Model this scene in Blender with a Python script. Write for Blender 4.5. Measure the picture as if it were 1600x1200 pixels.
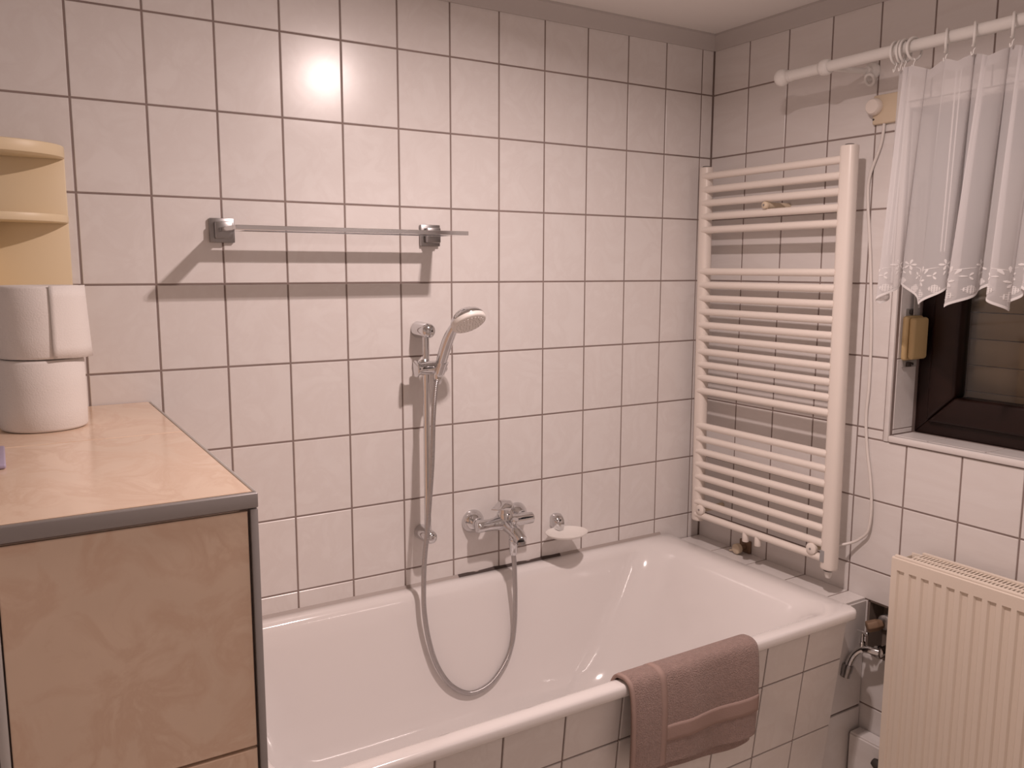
import bpy, bmesh, math, random
from mathutils import Vector, Matrix
random.seed(7)
PI = math.pi
scene = bpy.context.scene
for o in list(bpy.data.objects):
    bpy.data.objects.remove(o, do_unlink=True)
C = scene.collection

# ------------------------------------------------------------------ camera
cd = bpy.data.cameras.new('camera')
cam = bpy.data.objects.new('camera', cd); C.objects.link(cam)
R_ = Vector((0.85219, -0.52322, 0.00252)); D_ = Vector((-0.06928, -0.11761, -0.99064)); F_ = Vector((0.51862, 0.84404, -0.13648))
m = Matrix.Identity(4)
for i in range(3):
    m[i][0] = R_[i]; m[i][1] = -D_[i]; m[i][2] = -F_[i]
m[0][3], m[1][3], m[2][3] = -2.0506, -2.0826, 1.4685
cam.matrix_world = m
cd.sensor_fit = 'HORIZONTAL'; cd.sensor_width = 36.0
cd.lens = 1309.41 / 1600 * 36.0
cd.clip_start = 0.02
scene.camera = cam

# ------------------------------------------------------------------ world, exposure
w = bpy.data.worlds.new('night'); scene.world = w; w.use_nodes = True
w.node_tree.nodes['Background'].inputs[0].default_value = (0.01, 0.012, 0.02, 1)
w.node_tree.nodes['Background'].inputs[1].default_value = 0.3
vs = scene.view_settings
vs.view_transform = 'Standard'; vs.look = 'None'; vs.gamma = 1; vs.use_curve_mapping = False
vs.exposure = 0.0
LAMP_POWER = 19.0
VANITY_POWER = 1.8
LAMP_COLOR = (1.0, 0.81, 0.765)

# ------------------------------------------------------------------ helpers
ORG = {}
def tag(o, label=None, cat=None, group=None, kind=None):
    if label: o['label'] = label
    if cat: o['category'] = cat
    if group: o['group'] = group
    if kind: o['kind'] = kind
    return o
def thing(name, loc, label=None, cat=None, group=None, kind=None):
    o = bpy.data.objects.new(name, None); C.objects.link(o)
    o.location = loc; o.empty_display_size = 0.05
    ORG[o.name] = Vector(loc)
    return tag(o, label, cat, group, kind)
def link_mesh(name, me, mat, parent, loc):
    o = bpy.data.objects.new(name, me); C.objects.link(o)
    loc = Vector(loc)
    if parent is not None:
        o.parent = parent; o.location = loc - ORG[parent.name]
    else:
        o.location = loc
    ORG[o.name] = loc
    if mat is not None and not me.materials: me.materials.append(mat)
    return o
def basis(d):
    d = Vector(d).normalized()
    a = Vector((0, 0, 1)) if abs(d.z) < 0.9 else Vector((1, 0, 0))
    u = d.cross(a).normalized(); v = d.cross(u).normalized()
    return d, u, v
class MB:
    def __init__(s): s.v = []; s.f = []
    def add(s, vs, fs):
        n = len(s.v); s.v += [tuple(p) for p in vs]; s.f += [tuple(i + n for i in f) for f in fs]; return s
    def box(s, x0, x1, y0, y1, z0, z1):
        x0, x1 = min(x0, x1), max(x0, x1); y0, y1 = min(y0, y1), max(y0, y1); z0, z1 = min(z0, z1), max(z0, z1)
        v = [(x, y, z) for z in (z0, z1) for y in (y0, y1) for x in (x0, x1)]
        return s.add(v, [(0, 2, 3, 1), (4, 5, 7, 6), (0, 1, 5, 4), (2, 6, 7, 3), (0, 4, 6, 2), (1, 3, 7, 5)])
    def lathe(s, p, d, prof, n=32, sx=1, sy=1, uv=None):
        """prof: list of (radius, height along d)"""
        d, u, v = basis(d)
        if uv: u, v = Vector(uv[0]), Vector(uv[1])
        p = Vector(p); vs = []; fs = []; rings = []
        for r, h in prof:
            if r < 1e-6:
                rings.append([len(vs)]); vs.append(p + d * h)
            else:
                k = len(vs); rings.append(list(range(k, k + n)))
                for i in range(n):
                    a = 2 * PI * i / n
                    vs.append(p + d * h + u * (r * sx * math.cos(a)) + v * (r * sy * math.sin(a)))
        for A, B in zip(rings, rings[1:]):
            for i in range(n):
                j = (i + 1) % n
                if len(A) == 1 and len(B) == 1: continue
                if len(A) == 1: fs.append((A[0], B[j], B[i]))
                elif len(B) == 1: fs.append((A[i], A[j], B[0]))
                else: fs.append((A[i], A[j], B[j], B[i]))
        return s.add(vs, fs)
    def cyl(s, p0, p1, r0, r1=None, n=24, bev=0.0):
        p0, p1 = Vector(p0), Vector(p1); r1 = r0 if r1 is None else r1; L = (p1 - p0).length
        if bev: pr = [(0, 0), (r0 - bev, 0), (r0 - bev * .3, bev * .3), (r0, bev), (r1, L - bev), (r1 - bev * .3, L - bev * .3), (r1 - bev, L), (0, L)]
        else: pr = [(0, 0), (r0, 0), (r1, L), (0, L)]
        return s.lathe(p0, p1 - p0, pr, n)
    def tube(s, path, rad, n=12, cap=True):
        P = [Vector(p) for p in path]; N = len(P)
        R = rad if isinstance(rad, (list, tuple)) else [rad] * N
        T = [(P[min(i + 1, N - 1)] - P[max(i - 1, 0)]).normalized() for i in range(N)]
        _, u, _ = basis(T[0]); vs = []; fs = []
        for i in range(N):
            u = (u - T[i] * u.dot(T[i])).normalized(); v = T[i].cross(u)
            for k in range(n):
                a = 2 * PI * k / n
                vs.append(P[i] + (u * math.cos(a) + v * math.sin(a)) * R[i])
        for i in range(N - 1):
            for k in range(n):
                j = (k + 1) % n
                fs.append((i * n + k, i * n + j, (i + 1) * n + j, (i + 1) * n + k))
        if cap:
            fs.append(tuple(range(n - 1, -1, -1))); fs.append(tuple((N - 1) * n + k for k in range(n)))
        return s.add(vs, fs)
    def prism(s, pts, ext):
        """closed polygon pts (3d) extruded by vector ext"""
        n = len(pts); ext = Vector(ext)
        vs = [Vector(p) for p in pts] + [Vector(p) + ext for p in pts]
        fs = [tuple(range(n - 1, -1, -1)), tuple(range(n, 2 * n))]
        fs += [(i, (i + 1) % n, n + (i + 1) % n, n + i) for i in range(n)]
        return s.add(vs, fs)
    def build(s, name, mat, parent=None, smooth=False, bevel=0.0, seg=2, label=None, cat=None, group=None, kind=None, angle=40, subsurf=0):
        lo = Vector([min(p[i] for p in s.v) for i in range(3)]); hi = Vector([max(p[i] for p in s.v) for i in range(3)])
        c = (lo + hi) / 2
        if parent is None: c.z = lo.z
        me = bpy.data.meshes.new(name)
        me.from_pydata([tuple(Vector(p) - c) for p in s.v], [], s.f)
        bm = bmesh.new(); bm.from_mesh(me)
        bmesh.ops.remove_doubles(bm, verts=bm.verts, dist=1e-6)
        bmesh.ops.recalc_face_normals(bm, faces=bm.faces)
        if bevel:
            es = [e for e in bm.edges if len(e.link_faces) == 2 and e.calc_face_angle(0) > 0.5]
            bmesh.ops.bevel(bm, geom=es, offset=bevel, segments=seg, profile=0.5, affect='EDGES', clamp_overlap=True)
        if smooth or bevel:
            for f in bm.faces: f.smooth = True
            for e in bm.edges:
                if len(e.link_faces) == 2 and e.calc_face_angle(0) > math.radians(angle): e.smooth = False
        bm.to_mesh(me); bm.free()
        o = link_mesh(name, me, mat, parent, c)
        if subsurf:
            mo = o.modifiers.new('s', 'SUBSURF'); mo.levels = subsurf; mo.render_levels = subsurf
        return tag(o, label, cat, group, kind)

def spline(pts, n=12):
    P = [Vector(p) for p in pts]; out = []
    for i in range(len(P) - 1):
        p0 = P[max(i - 1, 0)]; p1 = P[i]; p2 = P[i + 1]; p3 = P[min(i + 2, len(P) - 1)]
        for k in range(n):
            t = k / n
            out.append(0.5 * ((2 * p1) + (p2 - p0) * t + (2 * p0 - 5 * p1 + 4 * p2 - p3) * t * t + (3 * p1 - p0 - 3 * p2 + p3) * t ** 3))
    out.append(P[-1]); return out

# ------------------------------------------------------------------ materials
def mat_base(name):
    m = bpy.data.materials.new(name); m.use_nodes = True
    nt = m.node_tree; b = nt.nodes['Principled BSDF']
    return m, nt, b
def pmat(name, col, rough=0.5, metal=0.0, bump=0.0, bscale=200.0, var=0.0, vscale=6.0, spec=0.5, coat=0.0, sheen=0.0, sss=0.0, trans=0.0, stretch=None):
    m, nt, b = mat_base(name)
    b.inputs['Base Color'].default_value = (*col, 1)
    b.inputs['Roughness'].default_value = rough; b.inputs['Metallic'].default_value = metal
    b.inputs['Specular IOR Level'].default_value = spec
    b.inputs['Coat Weight'].default_value = coat
    b.inputs['Sheen Weight'].default_value = sheen
    b.inputs['Transmission Weight'].default_value = trans
    N = nt.nodes; L = nt.links
    tc = N.new('ShaderNodeTexCoord'); mp = N.new('ShaderNodeMapping')
    L.new(tc.outputs['Object'], mp.inputs[0])
    if stretch: mp.inputs['Scale'].default_value = stretch
    if var:
        ns = N.new('ShaderNodeTexNoise'); ns.inputs['Scale'].default_value = vscale; ns.inputs['Detail'].default_value = 5
        L.new(mp.outputs[0], ns.inputs['Vector'])
        mx = N.new('ShaderNodeMix'); mx.data_type = 'RGBA'
        mx.inputs[6].default_value = (*[c * (1 - var) for c in col], 1); mx.inputs[7].default_value = (*[min(1, c * (1 + var)) for c in col], 1)
        L.new(ns.outputs['Fac'], mx.inputs[0]); L.new(mx.outputs[2], b.inputs['Base Color'])
    if bump:
        n2 = N.new('ShaderNodeTexNoise'); n2.inputs['Scale'].default_value = bscale; n2.inputs['Detail'].default_value = 3
        L.new(mp.outputs[0], n2.inputs['Vector'])
        bp = N.new('ShaderNodeBump'); bp.inputs['Strength'].default_value = bump; bp.inputs['Distance'].default_value = 0.001
        L.new(n2.outputs['Fac'], bp.inputs['Height']); L.new(bp.outputs[0], b.inputs['Normal'])
    return m
def tile_mat(name, base, vein, rough, vscale, veinw=(0.46, 0.5, 0.54), rot=0.6, squash=0.35, mottling=0.04, bump=0.04):
    m, nt, b = mat_base(name); N = nt.nodes; L = nt.links
    oi = N.new('ShaderNodeObjectInfo'); tc = N.new('ShaderNodeTexCoord')
    mul = N.new('ShaderNodeMath'); mul.operation = 'MULTIPLY'; mul.inputs[1].default_value = 37.0
    L.new(oi.outputs['Random'], mul.inputs[0])
    add = N.new('ShaderNodeVectorMath'); add.operation = 'ADD'
    L.new(tc.outputs['Object'], add.inputs[0]); L.new(mul.outputs[0], add.inputs[1])
    mp = N.new('ShaderNodeMapping'); mp.inputs['Rotation'].default_value = (rot, rot, rot * 0.7); mp.inputs['Scale'].default_value = (1, squash, 1)
    L.new(add.outputs[0], mp.inputs[0])
    ns = N.new('ShaderNodeTexNoise'); ns.inputs['Scale'].default_value = vscale; ns.inputs['Detail'].default_value = 6; ns.inputs['Roughness'].default_value = 0.6
    ns.inputs['Distortion'].default_value = 0.8
    L.new(mp.outputs[0], ns.inputs['Vector'])
    r = N.new('ShaderNodeValToRGB'); e = r.color_ramp.elements
    e[0].position = veinw[0]; e[0].color = (0, 0, 0, 1); e[1].position = veinw[1]; e[1].color = (1, 1, 1, 1)
    x = e.new(veinw[2]); x.color = (0, 0, 0, 1)
    L.new(ns.outputs['Fac'], r.inputs[0])
    n2 = N.new('ShaderNodeTexNoise'); n2.inputs['Scale'].default_value = vscale * 0.5; n2.inputs['Detail'].default_value = 4
    L.new(mp.outputs[0], n2.inputs['Vector'])
    mx0 = N.new('ShaderNodeMix'); mx0.data_type = 'RGBA'
    mx0.inputs[6].default_value = (*[c * (1 - mottling) for c in base], 1); mx0.inputs[7].default_value = (*[min(1, c * (1 + mottling)) for c in base], 1)
    L.new(n2.outputs['Fac'], mx0.inputs[0])
    mx = N.new('ShaderNodeMix'); mx.data_type = 'RGBA'
    L.new(r.outputs['Color'], mx.inputs[0]); L.new(mx0.outputs[2], mx.inputs[6]); mx.inputs[7].default_value = (*vein, 1)
    L.new(mx.outputs[2], b.inputs['Base Color'])
    b.inputs['Roughness'].default_value = rough
    if bump:
        n3 = N.new('ShaderNodeTexNoise'); n3.inputs['Scale'].default_value = 25; n3.inputs['Detail'].default_value = 1
        L.new(add.outputs[0], n3.inputs['Vector'])
        bp = N.new('ShaderNodeBump'); bp.inputs['Strength'].default_value = bump; bp.inputs['Distance'].default_value = 0.002
        L.new(n3.outputs['Fac'], bp.inputs['Height']); L.new(bp.outputs[0], b.inputs['Normal'])
    return m
M = {}
M['tile'] = tile_mat('wall_tile_glaze', (0.77, 0.735, 0.715), (0.742, 0.70, 0.678), 0.25, 11.0, (0.36, 0.5, 0.62), 0.75, 0.22, 0.025)
M['grout'] = pmat('grout', (0.27, 0.21, 0.19), 0.9, var=0.25, vscale=9)
M['beige'] = tile_mat('beige_marble_tile', (0.84, 0.655, 0.505), (0.775, 0.57, 0.425), 0.17, 11.0, (0.44, 0.56, 0.64), 0.4, 0.6, 0.12, bump=0.0)
M['paint'] = pmat('ceiling_paint', (0.86, 0.83, 0.80), 0.8, bump=0.1, bscale=60)
M['cove'] = pmat('cove_moulding', (0.55, 0.51, 0.49), 0.7)
M['plainwall'] = pmat('plain_wall', (0.80, 0.77, 0.75), 0.45)
M['floor'] = pmat('floor_tile', (0.60, 0.53, 0.46), 0.4, var=0.08)
M['enamel'] = pmat('bath_enamel', (0.80, 0.765, 0.75), 0.10, coat=0.3)
M['chrome'] = pmat('chrome', (0.68, 0.68, 0.69), 0.09, 1.0)
M['brushed'] = pmat('brushed_steel', (0.36, 0.35, 0.35), 0.30, 1.0)
M['hose'] = pmat('hose_metal', (0.47, 0.45, 0.45), 0.32, 1.0)
M['alu'] = pmat('grey_profile', (0.36, 0.34, 0.335), 0.42, 0.6)
M['silver'] = pmat('silver_profile', (0.55, 0.53, 0.51), 0.4, 0.5)
M['white_plastic'] = pmat('white_plastic', (0.80, 0.78, 0.75), 0.35)
M['frosted'] = pmat('frosted_plastic', (0.82, 0.78, 0.74), 0.4)
M['heater'] = pmat('heater_enamel', (0.84, 0.765, 0.70), 0.33)
M['rad'] = pmat('radiator_enamel', (0.78, 0.685, 0.585), 0.38)
M['cream'] = pmat('cream_plastic', (0.70, 0.58, 0.43), 0.4)
M['shelf'] = pmat('cream_shelf_plastic', (0.80, 0.66, 0.44), 0.42)
M['winder'] = pmat('yellowed_plastic', (0.55, 0.40, 0.20), 0.45)
M['dark'] = pmat('dark_rubber', (0.05, 0.04, 0.035), 0.6)
M['paper'] = pmat('tissue_paper', (0.80, 0.755, 0.72), 0.95, bump=0.5, bscale=350)
M['card'] = pmat('cardboard', (0.45, 0.35, 0.25), 0.9)
M['lilac'] = pmat('lilac_film', (0.42, 0.36, 0.50), 0.35)
M['wood'] = pmat('dark_stained_wood', (0.014, 0.005, 0.0035), 0.38, var=0.5, vscale=5, stretch=(6, 1, 6), bump=0.15, bscale=40, spec=0.3)
M['shutter'] = pmat('shutter_slat', (0.46, 0.30, 0.19), 0.55, var=0.12, vscale=3)
M['plaster'] = pmat('raw_plaster', (0.22, 0.17, 0.14), 0.95, bump=1.0, bscale=70, var=0.3, vscale=12)
M['brass'] = pmat('old_brass', (0.24, 0.155, 0.10), 0.6, 0.4, var=0.3, vscale=30)
M['seal'] = pmat('silicone_seal', (0.40, 0.345, 0.32), 0.5)
M['mould'] = pmat('mouldy_joint', (0.07, 0.05, 0.045), 0.8)
M['strap'] = pmat('shutter_strap', (0.40, 0.38, 0.36), 0.8)
M['label'] = pmat('grey_sticker', (0.34, 0.33, 0.33), 0.4)
M['cable'] = pmat('white_cable', (0.78, 0.73, 0.69), 0.4)
def glass_mat():
    m, nt, b = mat_base('window_glass'); N = nt.nodes; L = nt.links
    tr = N.new('ShaderNodeBsdfTransparent'); tr.inputs[0].default_value = (0.86, 0.88, 0.87, 1)
    gl = N.new('ShaderNodeBsdfGlossy'); gl.inputs['Roughness'].default_value = 0.03
    fr = N.new('ShaderNodeFresnel'); fr.inputs[0].default_value = 1.5
    mx = N.new('ShaderNodeMixShader'); out = N['Material Output'] if 'Material Output' in N else N.new('ShaderNodeOutputMaterial')
    L.new(fr.outputs[0], mx.inputs[0]); L.new(tr.outputs[0], mx.inputs[1]); L.new(gl.outputs[0], mx.inputs[2]); L.new(mx.outputs[0], out.inputs[0])
    return m
M['glass'] = glass_mat()
def sheer_mat(name, opacity, col):
    m, nt, b = mat_base(name); N = nt.nodes; L = nt.links
    tr = N.new('ShaderNodeBsdfTransparent')
    df = N.new('ShaderNodeBsdfDiffuse'); df.inputs[0].default_value = (*col, 1)
    tl = N.new('ShaderNodeBsdfTranslucent'); tl.inputs[0].default_value = (*col, 1)
    a = N.new('ShaderNodeMixShader'); a.inputs[0].default_value = 0.38
    L.new(df.outputs[0], a.inputs[1]); L.new(tl.outputs[0], a.inputs[2])
    bb = N.new('ShaderNodeMixShader'); bb.inputs[0].default_value = opacity
    L.new(tr.outputs[0], bb.inputs[1]); L.new(a.outputs[0], bb.inputs[2]); L.new(bb.outputs[0], N['Material Output'].inputs[0])
    return m
M['sheer'] = sheer_mat('sheer_voile', 0.72, (0.82, 0.80, 0.80))
M['thread'] = sheer_mat('white_embroidery_thread', 0.93, (0.95, 0.93, 0.92))
def towel_mat(name, col):
    m = pmat(name, col, 1.0, bump=1.0, bscale=330, var=0.22, vscale=90, sheen=0.25, spec=0.1)
    for n_ in m.node_tree.nodes:
        if n_.type == 'BUMP': n_.inputs['Distance'].default_value = 0.004
    return m
M['towel'] = towel_mat('terry_cloth', (0.33, 0.232, 0.205))
M['towelband'] = pmat('woven_band', (0.38, 0.272, 0.24), 0.95, bump=0.4, bscale=300, spec=0.1)
M['bulb'] = None
def emit_mat(name, col, s):
    m, nt, b = mat_base(name)
    b.inputs['Base Color'].default_value = (*col, 1)
    b.inputs['Emission Color'].default_value = (*col, 1); b.inputs['Emission Strength'].default_value = s
    return m

# ------------------------------------------------------------------ tiles
TM = {}
def tile_mesh(wd, ht, th, ax, mat):
    """ax: (U, V, N) world vectors; centred on the back plane, N points to the viewer"""
    key = (round(wd, 4), round(ht, 4), round(th, 4), tuple(ax[0]), tuple(ax[1]), tuple(ax[2]), mat.name)
    if key in TM: return TM[key]
    U, V, N = [Vector(a) for a in ax]
    c = min(0.0013, wd * .2, ht * .2)
    vs = []
    for (iu, z) in ((0, -th), (0, -c * .8), (c, 0)):
        a, b = wd / 2 - iu, ht / 2 - iu
        for su, sv in ((-1, -1), (1, -1), (1, 1), (-1, 1)): vs.append(U * (a * su) + V * (b * sv) + N * z)
    fs = [(8, 9, 10, 11)]
    for i in range(4):
        j = (i + 1) % 4
        fs += [(i, j, 4 + j, 4 + i), (4 + i, 4 + j, 8 + j, 8 + i)]
    me = bpy.data.meshes.new('tile'); me.from_pydata([tuple(v) for v in vs], [], fs)
    me.materials.append(mat); me.update()
    TM[key] = me; return me
AX = {'y-': ((1, 0, 0), (0, 0, 1), (0, -1, 0)), 'x-': ((0, -1, 0), (0, 0, 1), (-1, 0, 0)), 'z+': ((1, 0, 0), (0, 1, 0), (0, 0, 1)), 'x+': ((0, 1, 0), (0, 0, 1), (1, 0, 0)),
      'y+': ((-1, 0, 0), (0, 0, 1), (0, 1, 0))}
J = 0.0045
def put_tile(parent, ax, cu, cv, cn, wd, ht, mat, name='tile', th=0.008):
    """rectangle centre cu,cv in plane coords; cn offset of the face"""
    if ax == 'y-': loc = (cu, cn, cv)
    elif ax in ('x-', 'x+'): loc = (cn, cu, cv)
    elif ax == 'y+': loc = (cu, cn, cv)
    else: loc = (cu, cv, cn)
    return link_mesh(name, tile_mesh(wd, ht, th, AX[ax], mat), None, parent, loc)
def minus(rect, hole):
    a0, a1, b0, b1 = rect; h0, h1, k0, k1 = hole
    if a1 <= h0 or a0 >= h1 or b1 <= k0 or b0 >= k1: return [rect]
    out = []
    if b0 < k0: out.append((a0, a1, b0, k0))
    if b1 > k1: out.append((a0, a1, k1, b1))
    lo, hi = max(b0, k0), min(b1, k1)
    if a0 < h0: out.append((a0, h0, lo, hi))
    if a1 > h1: out.append((h1, a1, lo, hi))
    return out
TW, TH, Z0 = 0.15284, 0.2, 2.03
CEIL = 2.215

# ------------------------------------------------------------------ room shell
wb = MB().box(-2.85, 0.2, 0.0018, 0.15, 0, 2.35).build('wall_back', M['grout'], kind='structure')
xs = [-0.0015] + [-0.0510 - TW * k for k in range(0, 18)]
zs = [2.185] + [Z0 - TH * r for r in range(0, 9)]
for a1, a0 in zip(xs, xs[1:]):
    for b1, b0 in zip(zs, zs[1:]):
        put_tile(wb, 'y-', (a0 + a1) / 2, (b0 + b1) / 2, 0.0, a1 - a0 - J, b1 - b0 - J, M['tile'])

WY0, WY1, WZ0, WZ1 = -1.76, -0.710, 1.020, 1.88      # window opening in wall_right
HY0, HY1, HZ0, HZ1 = -0.90, -0.678, 0.385, 0.540      # pipe hole
EDG = 0.018
wr = MB()
ys_ = [-2.45, WY0, HY0, WY1, HY1, 0.15]; zz_ = [0, HZ0, HZ1, WZ0, WZ1, 2.35]
for y0, y1 in zip(ys_, ys_[1:]):
    for z0, z1 in zip(zz_, zz_[1:]):
        yc, zc = (y0 + y1) / 2, (z0 + z1) / 2
        if WY0 < yc < WY1 and WZ0 < zc < WZ1: continue
        if HY0 < yc < HY1 and HZ0 < zc < HZ1:
            wr.box(0.085, 0.22, y0, y1, z0, z1); continue
        wr.box(0.0018, 0.22, y0, y1, z0, z1)
wr = wr.build('wall_right', M['grout'], kind='structure')
yt = [-0.0005, -0.1510] + [-0.1510 - TW * k for k in range(1, 15)]
zt = [2.185] + [Z0 - TH * r for r in range(0, 11)]
for a1, a0 in zip(yt, yt[1:]):
    for b1, b0 in zip(zt, zt[1:]):
        if b1 < 0.5 and a0 > -0.66: continue                     # behind the ledge
        rects = minus((a0, a1, b0, b1), (WY0 - EDG, WY1 + EDG, WZ0 - EDG, WZ1 + EDG))
        rects = [q for r in rects for q in minus(r, (HY0, HY1, HZ0, HZ1))]
        for (p0, p1, q0, q1) in rects:
            if p1 - p0 < 0.012 or q1 - q0 < 0.012: continue
            put_tile(wr, 'x-', (p0 + p1) / 2, (q0 + q1) / 2, 0.0, p1 - p0 - J, q1 - q0 - J, M['tile'])
MB().box(0.07, 0.086, HY0, HY1, HZ0, HZ1).build('recess_back', M['plaster'], wr)
ra = MB()
ra.box(0.0035, 0.085, HY1 - .004, HY1, HZ0, HZ1); ra.box(0.0035, 0.085, HY0, HY1, HZ0, HZ0 + .004); ra.box(0.0035, 0.085, HY0, HY1, HZ1 - .004, HZ1)
ra.build('recess_lining', M['plaster'], wr)
MB().box(-2.85, -2.70, -2.45, 0.003, 0, 2.35).build('wall_left', M['plainwall'], kind='structure')
MB().box(-2.85, 0.22, -2.6, -2.45, 0, 2.35).build('wall_front', M['plainwall'], kind='structure')
MB().box(-2.85, 0.22, -2.6, 0.15, -0.12, 0).build('floor', M['floor'], kind='structure')
MB().box(-2.70, 0.003, -2.45, 0.003, CEIL, CEIL + .13).build('ceiling', M['paint'], kind='structure')
# cove strips
def cove(name, horizontal):
    prof = [(0, 2.168), (0.005, 2.168), (0.008, 2.176), (0.012, 2.190), (0.020, 2.202), (0.026, 2.208), (0.026, CEIL), (0, CEIL)]
    b = MB()
    if horizontal: b.prism([(-2.70, -d, z) for d, z in prof], (2.70, 0, 0))
    else: b.prism([(-d, -2.45, z) for d, z in prof], (0, 2.45, 0))
    return b.build(name, M['cove'], smooth=True, angle=25, kind='structure')
cove('trim_1', True); cove('trim_2', False)

# ------------------------------------------------------------------ window
FX = 0.098
win = thing('window_1', (0.05, (WY0 + WY1) / 2, WZ0), kind='structure')
def wpart(name, mat, *b, bev=0.0015): 
    return MB().box(*b).build(name, mat, win, bevel=bev, seg=2)
wpart('jamb_edging', M['tile'], -0.004, 0.012, WY1 + .001, WY1 + EDG - .001, WZ0 - EDG, WZ1 + EDG, bev=.004)
wpart('jamb_edging', M['tile'], -0.004, 0.012, WY0 - EDG + .001, WY0 - .001, WZ0 - EDG, WZ1 + EDG, bev=.004)
wpart('sill_edging', M['tile'], -0.007, 0.010, WY0, WY1, WZ0 - EDG + .001, WZ0 + .001, bev=.004)
wpart('head_edging', M['tile'], -0.004, 0.012, WY0, WY1, WZ1 + .001, WZ1 + EDG - .001, bev=.004)
# reveal tiles (left jamb, sill, head)
for z0, z1 in ((1.0225, 1.034), (1.0365, 1.228), (1.2305, 1.428), (1.4305, 1.628), (1.6305, 1.875)):
    put_tile(win, 'y-', 0.0555, (z0 + z1) / 2, WY1 - .001, 0.086, z1 - z0, M['tile'], 'reveal_tile', .001)
    put_tile(win, 'y+', 0.0555, (z0 + z1) / 2, WY0 + .001, 0.086, z1 - z0, M['tile'], 'reveal_tile', .001)
yy = WY1 - .002
for k in range(7):
    y1 = yy - (0.10 if k == 0 else TW) if k < 6 else WY0 + .002
    y1 = max(y1, WY0 + .002)
    if yy - y1 > .01: put_tile(win, 'z+', 0.0555, (yy + y1) / 2, WZ0 + .001, 0.086, yy - y1 - .003, M['tile'], 'sill_tile', .001)
    yy = y1
# wooden frame: outer frame and sash, four members each with mitred corners
def frame4(pre, y0, y1, z0, z1, wd, x0, x1, bev):
    P = [(y1, z0), (y0, z0), (y0, z1), (y1, z1)]
    Q = [(y1 - wd, z0 + wd), (y0 + wd, z0 + wd), (y0 + wd, z1 - wd), (y1 - wd, z1 - wd)]
    for i, nm in enumerate(('bottom_rail', 'stile', 'top_rail', 'stile')):
        j = (i + 1) % 4
        MB().prism([(x0, *P[i]), (x0, *P[j]), (x0, *Q[j]), (x0, *Q[i])], (x1 - x0, 0, 0)).build(pre + nm, M['wood'], win, bevel=bev, seg=3)
frame4('frame_', WY0 + .001, WY1 - .001, WZ0 + .001, WZ1 - .001, 0.052, FX + .012, FX + .075, .003)
frame4('sash_', WY0 + .040, WY1 - .040, WZ0 + .036, WZ1 - .040, 0.076, FX - .004, FX + .055, .010)
MB().box(FX + .024, FX + .030, WY0 + .11, WY1 - .11, WZ0 + .105, WZ1 - .11).build('pane', M['glass'], win)
nsl = 13
for k in range(nsl):
    z0 = 1.0 + k * .0712; pr = []
    for t in range(7):
        a = t / 6; pr.append((0.196 - 0.008 * math.sin(PI * a), WY0 - .02, z0 + .0690 * a))
    pr = pr + [(0.205, WY0 - .02, z0 + .069), (0.205, WY0 - .02, z0)]
    MB().prism(pr, (0, WY1 - WY0 + .04, 0)).build('shutter_slat', M['shutter'], win, smooth=True, angle=50)

# ------------------------------------------------------------------ ceiling lamp (just above the picture)
LX, LY, LZ = -0.97, -0.98, 2.168
lamp = thing('ceiling_lamp', (LX, LY, CEIL), 'round white ceiling spot lamp with three small bulbs', 'lamp')
MB().lathe((LX, LY, CEIL), (0, 0, -1), [(0, 0), (.062, 0), (.062, .012), (.056, .018), (.05, .038), (.044, .040), (.042, .026), (0, .026)], 40).build('housing', M['white_plastic'], lamp, smooth=True)
for k in range(3):
    a = 2 * PI * k / 3 + .4
    px, py = LX + .021 * math.cos(a), LY + .021 * math.sin(a)
    MB().lathe((px, py, CEIL - .026), (0, 0, -1), [(.011, 0), (.011, .010), (.009, .013), (0, .013)], 16).build('bulb', M['frosted'], lamp, smooth=True)
    ld = bpy.data.lights.new('bulb_light', 'AREA'); ld.shape = 'DISK'; ld.size = .020; ld.spread = math.radians(177)
    ld.energy = LAMP_POWER / 3; ld.color = LAMP_COLOR
    lo = bpy.data.objects.new('bulb_light', ld); C.objects.link(lo); lo.parent = lamp
    lo.location = Vector((px, py, CEIL - .0425)) - Vector((LX, LY, CEIL)); lo.rotation_euler = (0, math.radians(7), 0)   # bulbs aimed a little towards the door side

# lamp over the wash basin, on the wall behind the camera
vl = thing('vanity_lamp', (-.40, -2.45, 1.80), 'white frosted bar lamp on the wall opposite the shower', 'lamp')
MB().box(-.72, -.08, -2.4495, -2.425, 1.765, 1.835).build('mount', M['white_plastic'], vl, bevel=.006, seg=3)
MB().cyl((-.70, -2.398, 1.80), (-.10, -2.398, 1.80), .024, n=24, bev=.006).build('diffuser', M['frosted'], vl, smooth=True)
ld = bpy.data.lights.new('vanity_light', 'AREA'); ld.shape = 'RECTANGLE'; ld.size = .58; ld.size_y = .045
ld.energy = VANITY_POWER; ld.color = LAMP_COLOR
lo = bpy.data.objects.new('vanity_light', ld); C.objects.link(lo); lo.parent = vl
lo.location = Vector((-.40, -2.372, 1.80)) - Vector((-.40, -2.45, 1.80)); lo.rotation_euler = (PI / 2, 0, 0)

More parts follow.
